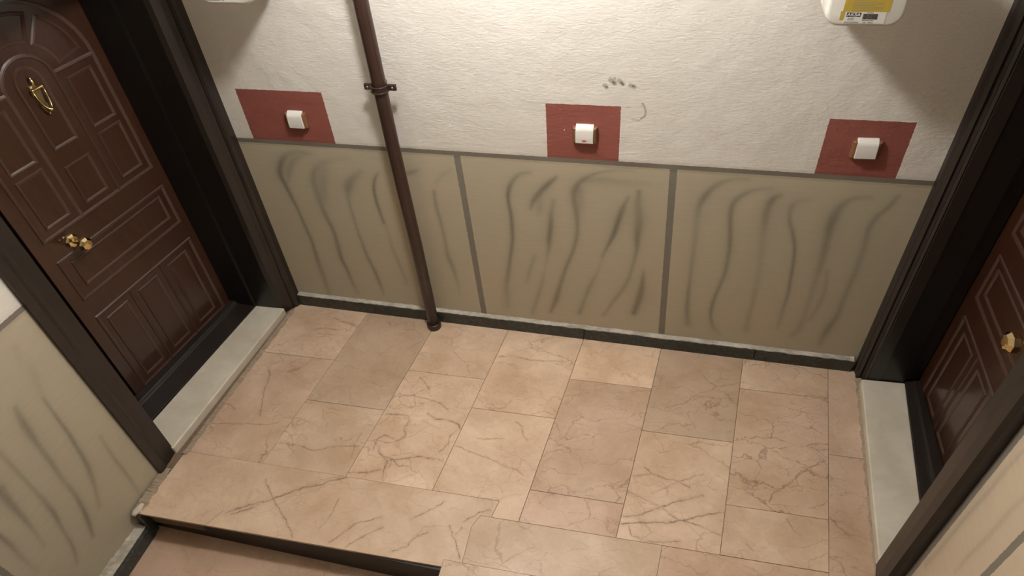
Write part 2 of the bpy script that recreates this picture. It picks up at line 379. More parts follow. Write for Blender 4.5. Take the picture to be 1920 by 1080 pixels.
def wall_material(name, axis, rects, lines, marks=None, ztop=.957, base_low=(.49, .435, .315)):
    """painted plaster: white above ztop, beige wainscot below with dry-brush strokes held in the paint attribute.
    rects (a0,a1,z0,z1,col) ; lines (a_at_0, lean, halfwidth) vertical grey lines below ztop."""
    t = NT(name); P = t.pos()
    sp = t.n('ShaderNodeSeparateXYZ'); t.l(P, sp.inputs[0])
    wob = t.math('MULTIPLY', t.math('SUBTRACT', t.noise(P, 75, 4, .7), .5), .007)
    wob2 = t.math('MULTIPLY', t.math('SUBTRACT', t.noise(t.vmath('ADD', P, (9, 9, 9)), 55, 4, .7), .5), .006)
    A = t.math('ADD', sp.outputs[axis], wob); Zc = t.math('ADD', sp.outputs[2], wob2)
    big = t.noise(P, 1.8, 4); small = t.noise(P, 14, 5, .6)
    white = t.mix(t.ramp(big, .3, .7), (.76, .71, .63), (.82, .775, .70))
    white = t.mix(t.math('MULTIPLY', t.ramp(small, .55, .8), .10), white, (.6, .54, .45))
    streak = t.n('ShaderNodeMapping'); streak.inputs['Scale'].default_value = (1.2, 1.2, 9); t.l(P, streak.inputs[0])
    sfac = t.noise(streak.outputs[0], 9, 5, .6)
    beige = t.mix(t.ramp(sfac, .3, .7), tuple(c*.965 for c in base_low), tuple(c*1.03 for c in base_low))
    pk = t.ramp(t.noise(t.vmath('ADD', P, (3.3, 1.1, 5.2)), 2.4, 3), .52, .72, 0, .35)
    beige = t.mix(pk, beige, (base_low[0]*1.16, base_low[1]*1.0, base_low[2]*.98))
    at = t.n('ShaderNodeAttribute'); at.attribute_name = 'paint'
    bristle = t.ramp(t.noise(P, 160, 3, .7), .25, .75, .62, 1.0)
    sf = t.math('MULTIPLY', t.math('MULTIPLY', at.outputs['Fac'], bristle), .80, clamp=True)
    beige = t.mix(sf, beige, (.085, .077, .062))
    grey = t.mix(small, (.205, .185, .150), (.245, .22, .18))
    low = beige
    for a0, lean, hw in lines:
        d = t.math('ABSOLUTE', t.math('SUBTRACT', t.math('ADD', A, t.math('MULTIPLY', Zc, lean)), a0))
        low = t.mix(t.math('LESS_THAN', d, hw), low, grey)
    c = t.mix(t.math('LESS_THAN', Zc, ztop), white, low)
    for a0, a1, z0, z1, col in rects:
        m = t.math('MULTIPLY', t.math('MULTIPLY', t.math('GREATER_THAN', A, a0), t.math('LESS_THAN', A, a1)),
                   t.math('MULTIPLY', t.math('GREATER_THAN', Zc, z0), t.math('LESS_THAN', Zc, z1)))
        red = t.mix(small, col, tuple(x*1.18 for x in col))
        c = t.mix(m, c, red)
    m = t.math('LESS_THAN', t.math('ABSOLUTE', t.math('SUBTRACT', Zc, ztop)), .0095)
    c = t.mix(m, c, grey)
    if marks:
        cb = t.n('ShaderNodeCombineXYZ'); t.l(sp.outputs[axis], cb.inputs[0]); t.l(sp.outputs[2], cb.inputs[1])
        for polys, col, amt in marks:
            d = seg_chain(t, cb.outputs[0], polys)
            c = t.mix(t.ramp(d, .5, 1.3, amt, 0, True), c, col)
    t.color(c); t.rough(.55); t.b.inputs['Specular IOR Level'].default_value = .35
    # roller-and-brush relief, stronger on the white plaster than on the flat wainscot
    mp = t.n('ShaderNodeMapping'); mp.inputs['Scale'].default_value = (1, 1, 2.4); mp.inputs['Rotation'].default_value = (0, .25, 0); t.l(P, mp.inputs[0])
    h = t.math('ADD', t.math('MULTIPLY', t.noise(mp.outputs[0], 55, 4, .6, .8), .7), t.math('MULTIPLY', t.noise(P, 9, 3), 2.2))
    rel = t.ramp(Zc, ztop-.02, ztop+.02, .12, 1.0)
    t.bump(t.math('MULTIPLY', h, rel), .62, .0050)
    return t.m

M_GROUT = plain('grout', (.20, .135, .09), .9, noise=.3, nscale=60)
M_PLASTER_EDGE = plain('rough_plaster', (.36, .28, .20), .95, noise=.35, nscale=45, bump=.5)
M_PLASTER_WHITE = plain('pale_plaster', (.62, .56, .46), .9, noise=.25, nscale=50, bump=.6)
M_REAR = plain('low_bounce_dark_paint', (.22, .19, .15), .9, noise=.1, nscale=4)  # unseen rear wall, coloured dark to cut the bounce light
M_CEIL = plain('ceiling_paint', (.50, .46, .40), .8, noise=.03, nscale=5)  # unseen ceiling, greyed for less bounce light
M_BRASS = plain('brass', (.78, .60, .30), .14, 1.0)
M_BRASS_DULL = plain('aged_brass', (.42, .33, .17), .30, 1.0)
M_PIPE = plain('brown_pipe_paint', (.043, .0205, .0145), .38, noise=.25, nscale=14, coat=.15, bump=.06)
M_CLAMP = plain('brown_clamp_paint', (.040, .020, .015), .32, noise=.2, nscale=40)
M_SCREW = plain('steel_screw', (.30, .24, .20), .45, .8)
M_WHITE = plain('white_plastic', (.80, .77, .70), .28)
M_SWITCHBASE = plain('tan_plastic', (.21, .092, .045), .4, noise=.2, nscale=60)
M_REDMARK = plain('red_indicator', (.75, .16, .10), .3)
M_METER = plain('meter_shell', (.74, .71, .63), .35)
M_LABEL = plain('label_paper', (.70, .67, .62), .5)
M_YELLOW = plain('yellow_label', (.50, .36, .05), .45, noise=.12, nscale=30)
M_INK = plain('black_ink', (.03, .028, .025), .5)
M_GREYINK = plain('grey_ink', (.20, .19, .17), .6)
M_FRAME = plain('dark_brown_frame', (.021, .0150, .0115), .42, noise=.25, nscale=9, coat=.12)
M_JAMB = plain('black_brown_jamb', (.0085, .0072, .0055), .36, noise=.2, nscale=9, coat=.1)
M_RISER = plain('black_riser_stone', (.018, .016, .014), .5, noise=.4, nscale=25)

def granite():
    t = NT('dark_granite'); P = t.pos()
    v = t.noise(P, 70, 6, .75); w = t.noise(P, 16, 3)
    c = t.mix(t.ramp(v, .4, .7), (.018, .021, .017), (.075, .082, .068))
    c = t.mix(t.ramp(w, .55, .75, 0, .5), c, (.045, .05, .042))
    t.color(c); t.rough(.4); return t.m
M_GRANITE = granite()

def dusty_top():
    t = NT('dusty_plaster_ledge'); P = t.pos()
    mp = t.n('ShaderNodeMapping'); mp.inputs['Scale'].default_value = (.35, .35, 2); t.l(P, mp.inputs[0])
    v = t.noise(mp.outputs[0], 40, 5, .7)
    c = t.mix(t.ramp(v, .38, .66), (.36, .32, .25), (.60, .56, .48))
    t.color(c); t.rough(.9); t.bump(t.noise(P, 90, 3), .3, .001); return t.m
M_LEDGE = dusty_top()

def white_marble():
    t = NT('white_marble_sill'); P = t.pos()
    w = t.noise(P, 3, 4, color=True)
    Q = t.vmath('ADD', P, t.vmath('SCALE', w, scale=.4))
    v = t.noise(Q, 5, 6, .6); s = t.noise(P, 22, 3)
    c = t.mix(t.ramp(v, .35, .7), (.66, .59, .46), (.82, .75, .63))
    c = t.mix(t.ramp(s, .66, .78, 0, .45), c, (.50, .44, .31))
    t.color(c); t.rough(.38); t.bump(t.noise(P, 40, 3), .1, .002); return t.m
M_SILL = white_marble()

def door_wood():
    t = NT('varnished_door_wood'); P = t.pos()
    mp = t.n('ShaderNodeMapping'); mp.inputs['Scale'].default_value = (14, 14, 1.3); t.l(P, mp.inputs[0])
    g = t.noise(mp.outputs[0], 5, 6, .6, .6); b = t.noise(P, 2.2, 2)
    c = t.mix(t.ramp(g, .3, .7), (.034, .0125, .0062), (.058, .0205, .0098))
    c = t.mix(t.ramp(b, .4, .7, 0, .35), c, (.032, .0145, .009))
    t.color(c); t.rough(.32); t.b.inputs['Coat Weight'].default_value = .42; t.b.inputs['Coat Roughness'].default_value = .07
    t.bump(g, .05, .001); return t.m
M_WOOD = door_wood()
def door_bead():
    t = NT('lit_moulding_wood'); P = t.pos()
    g = t.noise(P, 40, 4)
    t.color(t.mix(g, (.060, .029, .019), (.082, .040, .026))); t.rough(.42); t.b.inputs['Coat Weight'].default_value = .3; return t.m  # paler than the leaf: light caught on the bevels, put into the colour
M_BEAD = door_bead()

# ------------------------------------------------------------------ brush strokes stored per vertex
def paint_values(A, Zv, strokes):
    A = np.asarray(A); Zv = np.asarray(Zv); out = np.zeros_like(A)
    for st in strokes:
        # smooth the hand-drawn polyline a little (Catmull-Rom)
        p = np.array(st, float); q = np.vstack([p[0], p, p[-1]]); dense = []
        for i in range(1, len(q)-2):
            for u in np.linspace(0, 1, 5)[:-1]:
                dense.append(.5*((2*q[i]) + (-q[i-1]+q[i+1])*u + (2*q[i-1]-5*q[i]+4*q[i+1]-q[i+2])*u*u + (-q[i-1]+3*q[i]-3*q[i+1]+q[i+2])*u**3))
        dense.append(q[-1]); dense = np.array(dense)
        val = np.zeros_like(A)
        for a, b in zip(dense[:-1], dense[1:]):
            m = (A > min(a[0], b[0])-.06) & (A < max(a[0], b[0])+.06) & (Zv > min(a[1], b[1])-.06) & (Zv < max(a[1], b[1])+.06)
            if not m.any(): continue
            ax, az = A[m]-a[0], Zv[m]-a[1]; bx, bz = b[0]-a[0], b[1]-a[1]
            tt = np.clip((ax*bx+az*bz)/(bx*bx+bz*bz+1e-12), 0, 1)
            d = np.hypot(ax-bx*tt, az-bz*tt); w = (a[2]+(b[2]-a[2])*tt)*.62+.0012
            k = np.clip(a[3]+(b[3]-a[3])*tt, 0, 1)
            val[m] = np.maximum(val[m], k*(.78*np.exp(-(d/w)**2)+.22*np.exp(-(d/(2.6*w))**2)))
        out = 1-(1-out)*(1-val)
    return out

def painted_grid(name, avals, zvals, fn, strokes, mat, skip=None, parent=None, extra=None):
    na, nz = len(avals), len(zvals)
    AA, ZZ = np.meshgrid(avals, zvals); AA = AA.ravel(); ZZ = ZZ.ravel()
    pv = paint_values(AA, ZZ, strokes)
    verts = [fn(a, z) for a, z in zip(AA, ZZ)]
    faces = []
    for j in range(nz-1):
        for i in range(na-1):
            if skip and skip((avals[i]+avals[i+1])/2, (zvals[j]+zvals[j+1])/2): continue
            k = j*na+i; faces.append((k, k+1, k+na+1, k+na))
    nb = len(verts)
    if extra:
        verts += extra.v; faces += [tuple(nb+i for i in f) for f in extra.f]
    me = bpy.data.meshes.new(name); me.from_pydata(verts, [], faces)
    at = me.attributes.new('paint', 'FLOAT', 'POINT')
    at.data.foreach_set('value', np.concatenate([pv, np.zeros(len(verts)-nb)]).astype(np.float32))
    me.materials.append(mat)
    return link(bpy.data.objects.new(name, me), parent)

# ------------------------------------------------------------------ the setting: walls
RED = (.275, .088, .068)
CEIL = 2.62
Y_REAR = -3.3
Z_DEEP = -1.35
marks = [([(.0045, [(1.506, 1.257), (1.507, 1.256)]), (.0045, [(1.545-.017, 1.276), (1.533, 1.271)]), (.0045, [(1.556, 1.275), (1.562, 1.268)]), (.004, [(1.595, 1.264), (1.599, 1.262)])], (.10, .085, .065), .95),
         ([(.010, [(1.520, 1.283), (1.534, 1.272)]), (.009, [(1.549, 1.281), (1.560, 1.271)]), (.009, [(1.588, 1.266), (1.600, 1.262)]), (.008, [(1.500, 1.262), (1.507, 1.256)]), (.005, [(1.532, 1.290), (1.534, 1.288)])], (.30, .25, .19), .6),
         ([(.004, [(1.632, 1.202), (1.640, 1.188), (1.645, 1.171), (1.643, 1.155), (1.629, 1.143)])], (.36, .31, .24), .7),
         ([(.004, [(1.600, 1.140), (1.625, 1.136)]), (.003, [(1.575, 1.185), (1.590, 1.186)])], (.45, .40, .32), .45),
         ([(.0022, [(1.357, 1.083), (1.358, 1.086)])], (.75, .6, .5), .9)]
m_back = wall_material('wall_back_paint', 0,
    [(.030, .409, .957, 1.190, RED), (1.291, 1.559, .957, 1.187, RED), (2.238, 2.496, .957, 1.177, RED)],
    [(.9506, .0250, .0135), (1.7933, .0341, .0135)], marks)
xs = np.arange(-.09, 2.645, .006)
zs = np.concatenate([np.arange(-.02, .975, .006), np.arange(1.0, CEIL+.05, .05)])
ex = MB(); ex.box((-.6, .012, -.2), (3.1, .15, CEIL))
wall_back = painted_grid('wall_back', xs, zs, lambda a, z: (a, 0.0, z), STROKES_BACK, m_back, extra=ex)
tag(wall_back, kind='structure')

# left wall: plane x = -.118 + .05 y ; opening for the door between y=-.02 and y=-.99, up to z=1.72
DOOR_H = 1.74
xl = lambda y: -.118+.05*y
m_left = wall_material('wall_left_paint', 1, [], [(-1.62, 0, .010)], base_low=(.47, .415, .305), ztop=.966)
ys = np.concatenate([np.arange(-3.3, -1.72, .08), np.arange(-1.72, -1.0, .006), [-1.0]])
zs = np.concatenate([np.arange(Z_DEEP, -.3, .1), np.arange(-.3, .99, .006), np.arange(1.0, CEIL+.05, .06)])
ex = MB(); ex.box((-.34, Y_REAR, Z_DEEP), (-.285, -1.0, CEIL)); ex.box((-.34, -1.0, DOOR_H), (-.125, .02, CEIL))
ex.box((-.34, -1.0, Z_DEEP), (xl(-1.0), -.999, DOOR_H))
wall_left = painted_grid('wall_left', ys, zs, lambda a, z: (xl(a), a, z), STROKES_LEFT, m_left, extra=ex)
tag(wall_left, kind='structure')

xr = lambda y: 2.67+.07*y
m_right = wall_material('wall_right_paint', 1, [], [(-1.206, 0, .0105), (-.997, 0, .013)], base_low=(.62, .51, .375), ztop=.966)
ys = np.concatenate([np.arange(-3.3, -1.6, .08), np.arange(-1.6, -.98, .008), [-.975]])
zs = np.concatenate([np.arange(-.02, .99, .008), np.arange(1.0, CEIL+.05, .06)])
ex = MB(); ex.box((2.80, Y_REAR, -.05), (2.86, -.99, CEIL)); ex.box((2.66, -.975, DOOR_H), (2.86, .02, CEIL))
wall_right = painted_grid('wall_right', ys, zs, lambda a, z: (xr(a), a, z), STROKES_RIGHT, m_right, extra=ex)
tag(wall_right, kind='structure')

b = MB(); b.box((-.4, Y_REAR-.12, Z_DEEP), (3.0, Y_REAR, CEIL))
tag(b.build('wall_rear', M_REAR), kind='structure')
b = MB(); b.box((-.6, Y_REAR-.12, CEIL), (3.1, .15, CEIL+.1))
tag(b.build('ceiling', M_CEIL), kind='structure')

# ------------------------------------------------------------------ floor of marble tiles
floor_base = MB()
edge = lambda x: -1.229+.030*x                      # front edge of the landing over the stair
WELL_X = 1.104
floor_base.prism([(-.20, .02), (2.68, .02), (2.70, -.10), (2.66, -1.0), (2.49, Y_REAR), (WELL_X+.012, Y_REAR), (WELL_X+.012, edge(WELL_X)+.020), (-.20, edge(-.2)+.020)], -.10, -.0045)
floor = floor_base.build('floor', M_GROUT)
tag(floor, kind='structure')
XK = {0: None, 1: .3325, 2: .7070, 3: 1.0732, 4: 1.4400, 5: 1.8000, 6: 2.1611, 7: 2.5166}
YR = {'a1': -.358, 'A': -.938, 'a2': -.599, 'a3': -.364, 'a4': -.526, 'a5': -.304, 'b5': -.871, 'a6': -.529, 'a7': -.247, 'b7': -.809, 'a8': -.527, 'B': -1.008, 'C': -1.195, 'D': -1.80, 'E': -2.4, 'G': -3.0}
def colx(k, y): return XK[k]+.1057*y
def X(k, r):
    """corner where column line k meets row line r of the tiling"""
    if r == 'W': y = -.012
    else:
        y = 0
        for _ in range(4): y = YR[r]+.0229*colx(k, y)
    return (colx(k, y), y)
def rowy(r, x): return YR[r]+.0229*x
LB = lambda y: -.066+.062*y                        # ragged left border
RB = lambda y: 2.634+.069*y                        # right border along the sill
def leftpt(r): y = rowy(r, -.1); return (LB(y), y)
def rightpt(r): y = rowy(r, 2.6); return (RB(y), y)
tiles = [
 ('T1', [(LB(-.012), -.012), X(1, 'W'), X(1, 'a1'), leftpt('a1')], 1.02, 0, .5),
 ('T2', [leftpt('a1'), X(1, 'a1'), X(1, 'A'), leftpt('A')], .96, 1, .5),
 ('T3', [X(1, 'W'), X(2, 'W'), X(2, 'a2'), X(1, 'a2')], .84, 0, .35),
 ('T4', [X(1, 'a2'), X(2, 'a2'), X(2, 'A'), X(1, 'A')], .97, 0, .5),
 ('T5', [X(2, 'W'), X(3, 'W'), X(3, 'a3'), X(2, 'a3')], 1.06, 0, .4),
 ('T6', [X(2, 'a3'), X(3, 'a3'), X(3, 'A'), X(2, 'A')], 1.08, 0, .5),
 ('T7', [X(3, 'W'), X(4, 'W'), X(4, 'a4'), X(3, 'a4')], 1.12, 0, .4),
 ('T8', [X(3, 'a4'), X(4, 'a4'), X(4, 'B'), (1.232, rowy('B', 1.232)), (1.246, rowy('A', 1.246)), X(3, 'A')], 1.08, 0, .3),
 ('T9', [X(4, 'W'), X(5, 'W'), X(5, 'a5'), X(4, 'a5')], 1.22, 0, .4),
 ('T10', [X(4, 'a5'), X(5, 'a5'), X(5, 'b5'), X(4, 'b5')], .93, 1, .6),
 ('T11', [X(4, 'b5'), X(5, 'b5'), X(5, 'B'), X(4, 'B')], .96, 2, .4),
 ('T12', [X(5, 'W'), X(6, 'W'), X(6, 'a6'), X(5, 'a6')], .82, 0, .6),
 ('T13', [X(5, 'a6'), X(6, 'a6'), X(6, 'B'), X(5, 'B')], 1.06, 0, .4),
 ('T14', [X(6, 'W'), X(7, 'W'), X(7, 'a7'), X(6, 'a7')], .99, 0, .6),
 ('T15', [X(6, 'a7'), X(7, 'a7'), X(7, 'b7'), X(6, 'b7')], .97, 1, .7),
 ('T16', [X(6, 'b7'), X(7, 'b7'), X(7, 'B'), X(6, 'B')], 1.01, 0, .3),
 ('T17', [X(7, 'W'), (RB(-.012)-.01, -.012), rightpt('a8'), X(7, 'a8')], .94, 1, .3),
 ('T18', [X(7, 'a8'), rightpt('a8'), rightpt('C'), X(7, 'C')], .90, 1, .7),
 ('SA', [leftpt('A'), (1.246, rowy('A', 1.246)), (1.232, rowy('B', 1.232)), (1.191, rowy('B', 1.191)), (1.169, -1.03), (1.173, rowy('C', 1.173)), (WELL_X, rowy('C', WELL_X)), (WELL_X, edge(WELL_X)), (LB(-1.233), edge(LB(-1.233)))], 1.0, 0, .25),
 ('SB', [(1.191, rowy('B', 1.191)), (1.861, rowy('B', 1.861)), (1.842, rowy('C', 1.842)), (1.173, rowy('C', 1.173)), (1.169, -1.03)], .95, 0, .35),
 ('SC', [(1.861, rowy('B', 1.861)), X(7, 'B'), X(7, 'C'), (1.842, rowy('C', 1.842))], .96, 1, .4),
]
k = 0
for r0, r1 in (('C', 'D'), ('D', 'E'), ('E', 'G')):
    xsb = [WELL_X, 1.42, 1.78, 2.14]
    for i in range(4):
        a = xsb[i]; bx = xsb[i+1] if i < 3 else None
        p = [(a, rowy(r0, a)), (bx, rowy(r0, bx)) if bx else rightpt(r0), (bx, rowy(r1, bx)) if bx else rightpt(r1), (a, rowy(r1, a))]
        tiles.append(('L%d' % k, p, 1.0-.04*(k % 3), k % 2, .4)); k += 1

def inset(poly, g):
    """move every edge inwards by g (poly given clockwise or not)"""
    n = len(poly); area = sum(poly[i][0]*poly[(i+1) % n][1]-poly[(i+1) % n][0]*poly[i][1] for i in range(n))
    s = 1 if area > 0 else -1; L = []
    for i in range(n):
        a = Vector(poly[i]); c = Vector(poly[(i+1) % n]); d = (c-a).normalized(); nn = Vector((-d.y, d.x))*s
        L.append((a+nn*g, d))
    out = []
    for i in range(n):
        p, d = L[i-1]; q, e = L[i]; den = d.x*e.y-d.y*e.x
        if abs(den) < 1e-6: out.append(tuple(q)); continue
        tt = ((q.x-p.x)*e.y-(q.y-p.y)*e.x)/den
        out.append(tuple(p+d*tt))
    return out
def slab(mb, poly, z0, z1, g=.0009, ch=.0009):
    a = inset(poly, g); c = inset(poly, g+ch)
    mb.loft([[(x, y, z0) for x, y in a], [(x, y, z1-ch*.6) for x, y in a], [(x, y, z1) for x, y in c]])
rng = random.Random(4)

for i, (key, poly, tint, pink, crack) in enumerate(tiles):
    mb = MB(); dz = rng.uniform(-.0003, .0003)
    slab(mb, poly, -.0105 if key in ('SA',) else -.020, dz, .0004 if key in ('SB', 'SA', 'L0') else .0009, .0005 if key in ('SB', 'SA', 'L0') else .0009)
    mb.build('tile', marble_tile(i*1.7+3, tint, pink, crack, VEINS.get(key)), floor)

# ------------------------------------------------------------------ stair going down in front of the landing
stairs = empty('staircase', (.48, -1.9, Z_DEEP))
tag(stairs, 'marble stair flight with black risers going down from the landing at lower left', 'staircase')
NSTEP = 7
for i in range(NSTEP+1):
    zt = -.15-.15*i; y0 = -1.200-.27*i
    if i < NSTEP:
        mb = MB(); slab(mb, [(xl(y0+.012)+.003, y0+.012), (WELL_X-.001, y0+.012), (WELL_X-.001, y0-.285), (xl(y0-.285)+.003, y0-.285)], zt-.02, zt)
        o = mb.build('tread', marble_tile(60+i, .82, 2, .35)); o.parent = stairs; o.matrix_parent_inverse = stairs.matrix_basis.inverted()
    mb = MB(); mb.box((xl(y0)+.003, y0-(.006 if i == 0 else 0), zt), (WELL_X-.001, y0+.012, zt+.15-(.0108 if i == 0 else .020)))
    o = mb.build('riser', M_RISER); o.parent = stairs; o.matrix_parent_inverse = stairs.matrix_basis.inverted()
mb = MB(); mb.box((WELL_X, Y_REAR+.003, Z_DEEP), (WELL_X+.012, -1.21, -.022)); 
o = mb.build('side_panel', M_RISER); o.parent = stairs; o.matrix_parent_inverse = stairs.matrix_basis.inverted()

# ------------------------------------------------------------------ skirting (baseboards)
def jag(v, a): return v+rng.uniform(-a, a)
segs = [(-.055, .38), (.38, 1.438), (1.4405, 2.20), (2.2025, 2.604)]
bb = empty('baseboard_back'); tag(bb, kind='structure')
for a, c in segs:
    mb = MB(); mb.box((a+.0006, -.0235, -.004), (c-.0006, -.001, .064))
    mb.build('skirting_tile', M_GRANITE, bb, bevel=.0012, seg=1)
# crumbly plaster ledge lying on the granite skirting
n = 150; vv = []
for i in range(n+1):
    x = -.05+2.653*i/n
    yo = -.0205+rng.uniform(-.0022, .0022); h = .0665+rng.uniform(-.0006, .0022)
    vv += [(x, .003, .0635), (x, .003, h+.0045+rng.uniform(0, .003)), (x, -.008+rng.uniform(-.003, .003), h+.001), (x, yo, h-.0005), (x, yo, .0635)]
ff = [(k*5+j, k*5+(j+1) % 5, (k+1)*5+(j+1) % 5, (k+1)*5+j) for k in range(n) for j in range(5)]
obj_pydata('plaster_ledge', vv, ff, M_LEDGE, bb)

bl = empty('baseboard_left'); tag(bl, kind='structure')
def quadprism(poly, z0, z1, name, mat, parent, bevel=.001):
    mb = MB(); mb.prism(poly, z0, z1); return mb.build(name, mat, parent, bevel=bevel, seg=1)
# end piece at the head of the stair and the skirting along each tread
quadprism([(-.150, -1.243), (-.130, -1.243), (-.131, -1.215), (-.151, -1.215)], -.145, -.004, 'skirting_tile', M_GRANITE, bl)
for i in range(7):
    zt = -.15-.15*i; y0 = -1.243-.27*i if i == 0 else -1.200-.27*i
    y1 = -1.200-.27*(i+1)
    quadprism([(-.153-.001*i, y1), (-.132, y1), (-.130, y0), (-.150, y0)], zt-.001, zt+.062, 'skirting_tile', M_GRANITE, bl)
    n = 26; vv = []
    for k in range(n+1):
        y = y1+(y0-y1)*k/n; w = xl(y)-.002
        vv += [(w, y, zt+.0615), (w, y, zt+.074+rng.uniform(-.003, .004)), ((w-.146)/2, y, zt+.068+rng.uniform(-.002, .002)), (-.146+rng.uniform(-.004, .002), y, zt+.064), (-.146, y, zt+.0615)]
    ff = [(a*5+j, a*5+(j+1) % 5, (a+1)*5+(j+1) % 5, (a+1)*5+j) for a in range(n) for j in range(5)]
    obj_pydata('plaster_ledge', vv, ff, M_LEDGE, bl)
br_ = empty('baseboard_right'); tag(br_, kind='structure')
for ya, yb in ((-1.000, -1.62), (-1.622, -2.24), (-2.242, -2.86), (-2.862, -3.29)):
    quadprism([(xr(ya)-.022, ya), (xr(ya)-.001, ya), (xr(yb)-.001, yb), (xr(yb)-.022, yb)], -.004, .064, 'skirting_tile', M_GRANITE, br_)
# rough mortar strips between wall and tiles on the landing (left, in front of the left sill, right)
def strip(pa, pb, w, z0, zr, name, mat, parent, n=40, seed=1):
    r2 = random.Random(seed); a = Vector((*pa, 0)); c = Vector((*pb, 0)); d = (c-a).normalized(); nn = Vector((-d.y, d.x, 0)); vv = []
    for k in range(n+1):
        p = a+(c-a)*k/n; ww = w*(1+.10*math.sin(k*.37+seed)+r2.uniform(-.10, .10)); h = z0+zr*r2.random()
        vv += [p+Vector((0, 0, -.01)), p+Vector((0, 0, h*1.6)), p+nn*ww*.5+Vector((0, 0, h)), p+nn*ww+Vector((0, 0, z0*.25)), p+nn*ww+Vector((0, 0, -.01))]
    ff = [(q*5+j, q*5+(j+1) % 5, (q+1)*5+(j+1) % 5, (q+1)*5+j) for q in range(n) for j in range(5)]
    return obj_pydata(name, vv, ff, mat, parent)
strip((xl(-1.05)+.002, -1.235), (xl(-1.05)+.002, -1.03), -.036, .004, .004, 'mortar_strip', M_PLASTER_EDGE, bl, 60, 3)
strip((-.128, -.955), (-.078, -.07), -.020, .003, .003, 'mortar_strip', M_PLASTER_EDGE, bl, 200, 5)
strip((2.640, -.06), (2.583, -.93), -.022, .003, .003, 'mortar_strip', M_PLASTER_EDGE, floor, 200, 8)
# broken lump of pale plaster over the granite end piece
mb = MB()
rr2 = random.Random(12); rings = []
for k in range(7):
    f = k/6; cy = -1.246+.052*f; w = .010+.006*math.sin(math.pi*min(1, f*1.1)); rings.append([(-.1565+w*math.cos(a)*(1+rr2.uniform(-.15, .15))+.006*f, cy, .0015+(.008+.004*math.sin(3*f))*math.sin(a)*(1+rr2.uniform(-.2, .2))) for a in [j*math.pi/4 for j in range(8)]])
mb.loft(rings); mb.build('plaster_lump', M_PLASTER_WHITE, bl, smooth=True)

# ------------------------------------------------------------------ doors
def bead(mb, pts, closed, w, h, fn):
    """raised moulding along a polyline in leaf coordinates (s, z); fn(s, z, height) -> world"""
    n = len(pts); P = [Vector(p) for p in pts]; rings = []
    for i in range(n):
        if closed: a, c = P[i-1], P[(i+1) % n]
        else: a, c = P[max(i-1, 0)], P[min(i+1, n-1)]
        d1 = (P[i]-a).normalized() if (P[i]-a).length > 1e-9 else (c-P[i]).normalized()
        d2 = (c-P[i]).normalized() if (c-P[i]).length > 1e-9 else d1
        n1 = Vector((-d1.y, d1.x)); n2 = Vector((-d2.y, d2.x)); m = (n1+n2).normalized(); m = m/max(.35, m.dot(n1))
        rings.append([fn(*(P[i]+m*o), hh) for o, hh in ((-w/2, -.001), (-w/2, h*.15), (-w*.28, h), (w*.10, h*.75), (w*.5, h*.15), (w/2, -.001))])
    if closed:
        rings.append(rings[0]); mb.loft(rings, cap=False)
    else: mb.loft(rings)
def arc(cx, cz, rx, rz, a0, a1, n=14):
    return [(cx-rx*math.cos(math.radians(a0+(a1-a0)*i/n)), cz+rz*math.sin(math.radians(a0+(a1-a0)*i/n))) for i in range(n+1)]
def rectp(s0, s1, z0, z1): return [(s0, z0), (s1, z0), (s1, z1), (s0, z1)]

def make_leaf(door, fn, ds, dz, s0, s1):
    leaf = MB()
    leaf.prism([(s0, -.02), (s1, -.02), (s1, DOOR_H-.02), (s0, DOOR_H-.02)], -.045, 0, lambda p, h: fn(p[0], p[1]+.02 if p[1] < 0 else p[1], h))
    L = leaf.build('door_leaf', M_WOOD, door)
    S = lambda s: s+ds
    ZZ = lambda z: z+dz
    items = []
    c = .423; sp = 1.391
    outer = [(.156, .893), (.690, .893)]+[(a, z) for a, z in arc(c, sp, -.267, .262, 0, 180, 24)]
    items.append((outer, True, .013))
    items.append(([(.156, sp), (.326, sp)], False, .012)); items.append(([(.520, sp), (.690, sp)], False, .012))
    items.append(([(.330, .893)]+arc(c, sp, .093, .092, 0, 180, 16)+[(.516, .893)], False, .012))
    items.append(([(.375, 1.160), (.471, 1.160)]+arc(c, sp, -.048, .055, 0, 180, 12), True, .011))
    for a0, a1 in ((9, 54), (64, 116), (126, 171)):
        items.append((arc(c, sp, .229, .226, a0, a1, 8)+arc(c, sp, .136, .136, a1, a0, 6), True, .011))
    for s_a, s_b in ((.193, .293), (.553, .653)):
        items.append((rectp(s_a, s_b, 1.159, 1.352), True, .011)); items.append((rectp(s_a, s_b, .930, 1.124), True, .011))
    items.append((rectp(.373, .473, .930, 1.081), True, .011))
    items.append((rectp(.156, .690, .604, .793), True, .013)); items.append((rectp(.194, .646, .652, .760), True, .011))
    items.append((rectp(.156, .690, .064, .502), True, .013))
    items.append(([(.345, .066), (.345, .500)], False, .011)); items.append(([(.519, .066), (.519, .500)], False, .011))
    for s_a, s_b in ((.204, .307), (.383, .482), (.555, .655)):
        items.append((rectp(s_a, s_b, .102, .464), True, .011))
    for pts, closed, w in items:
        mb = MB(); bead(mb, [(S(a), ZZ(z)) for a, z in pts], closed, w*1.22, .0045, fn)
        mb.build('moulding', M_BEAD, L)
    return L

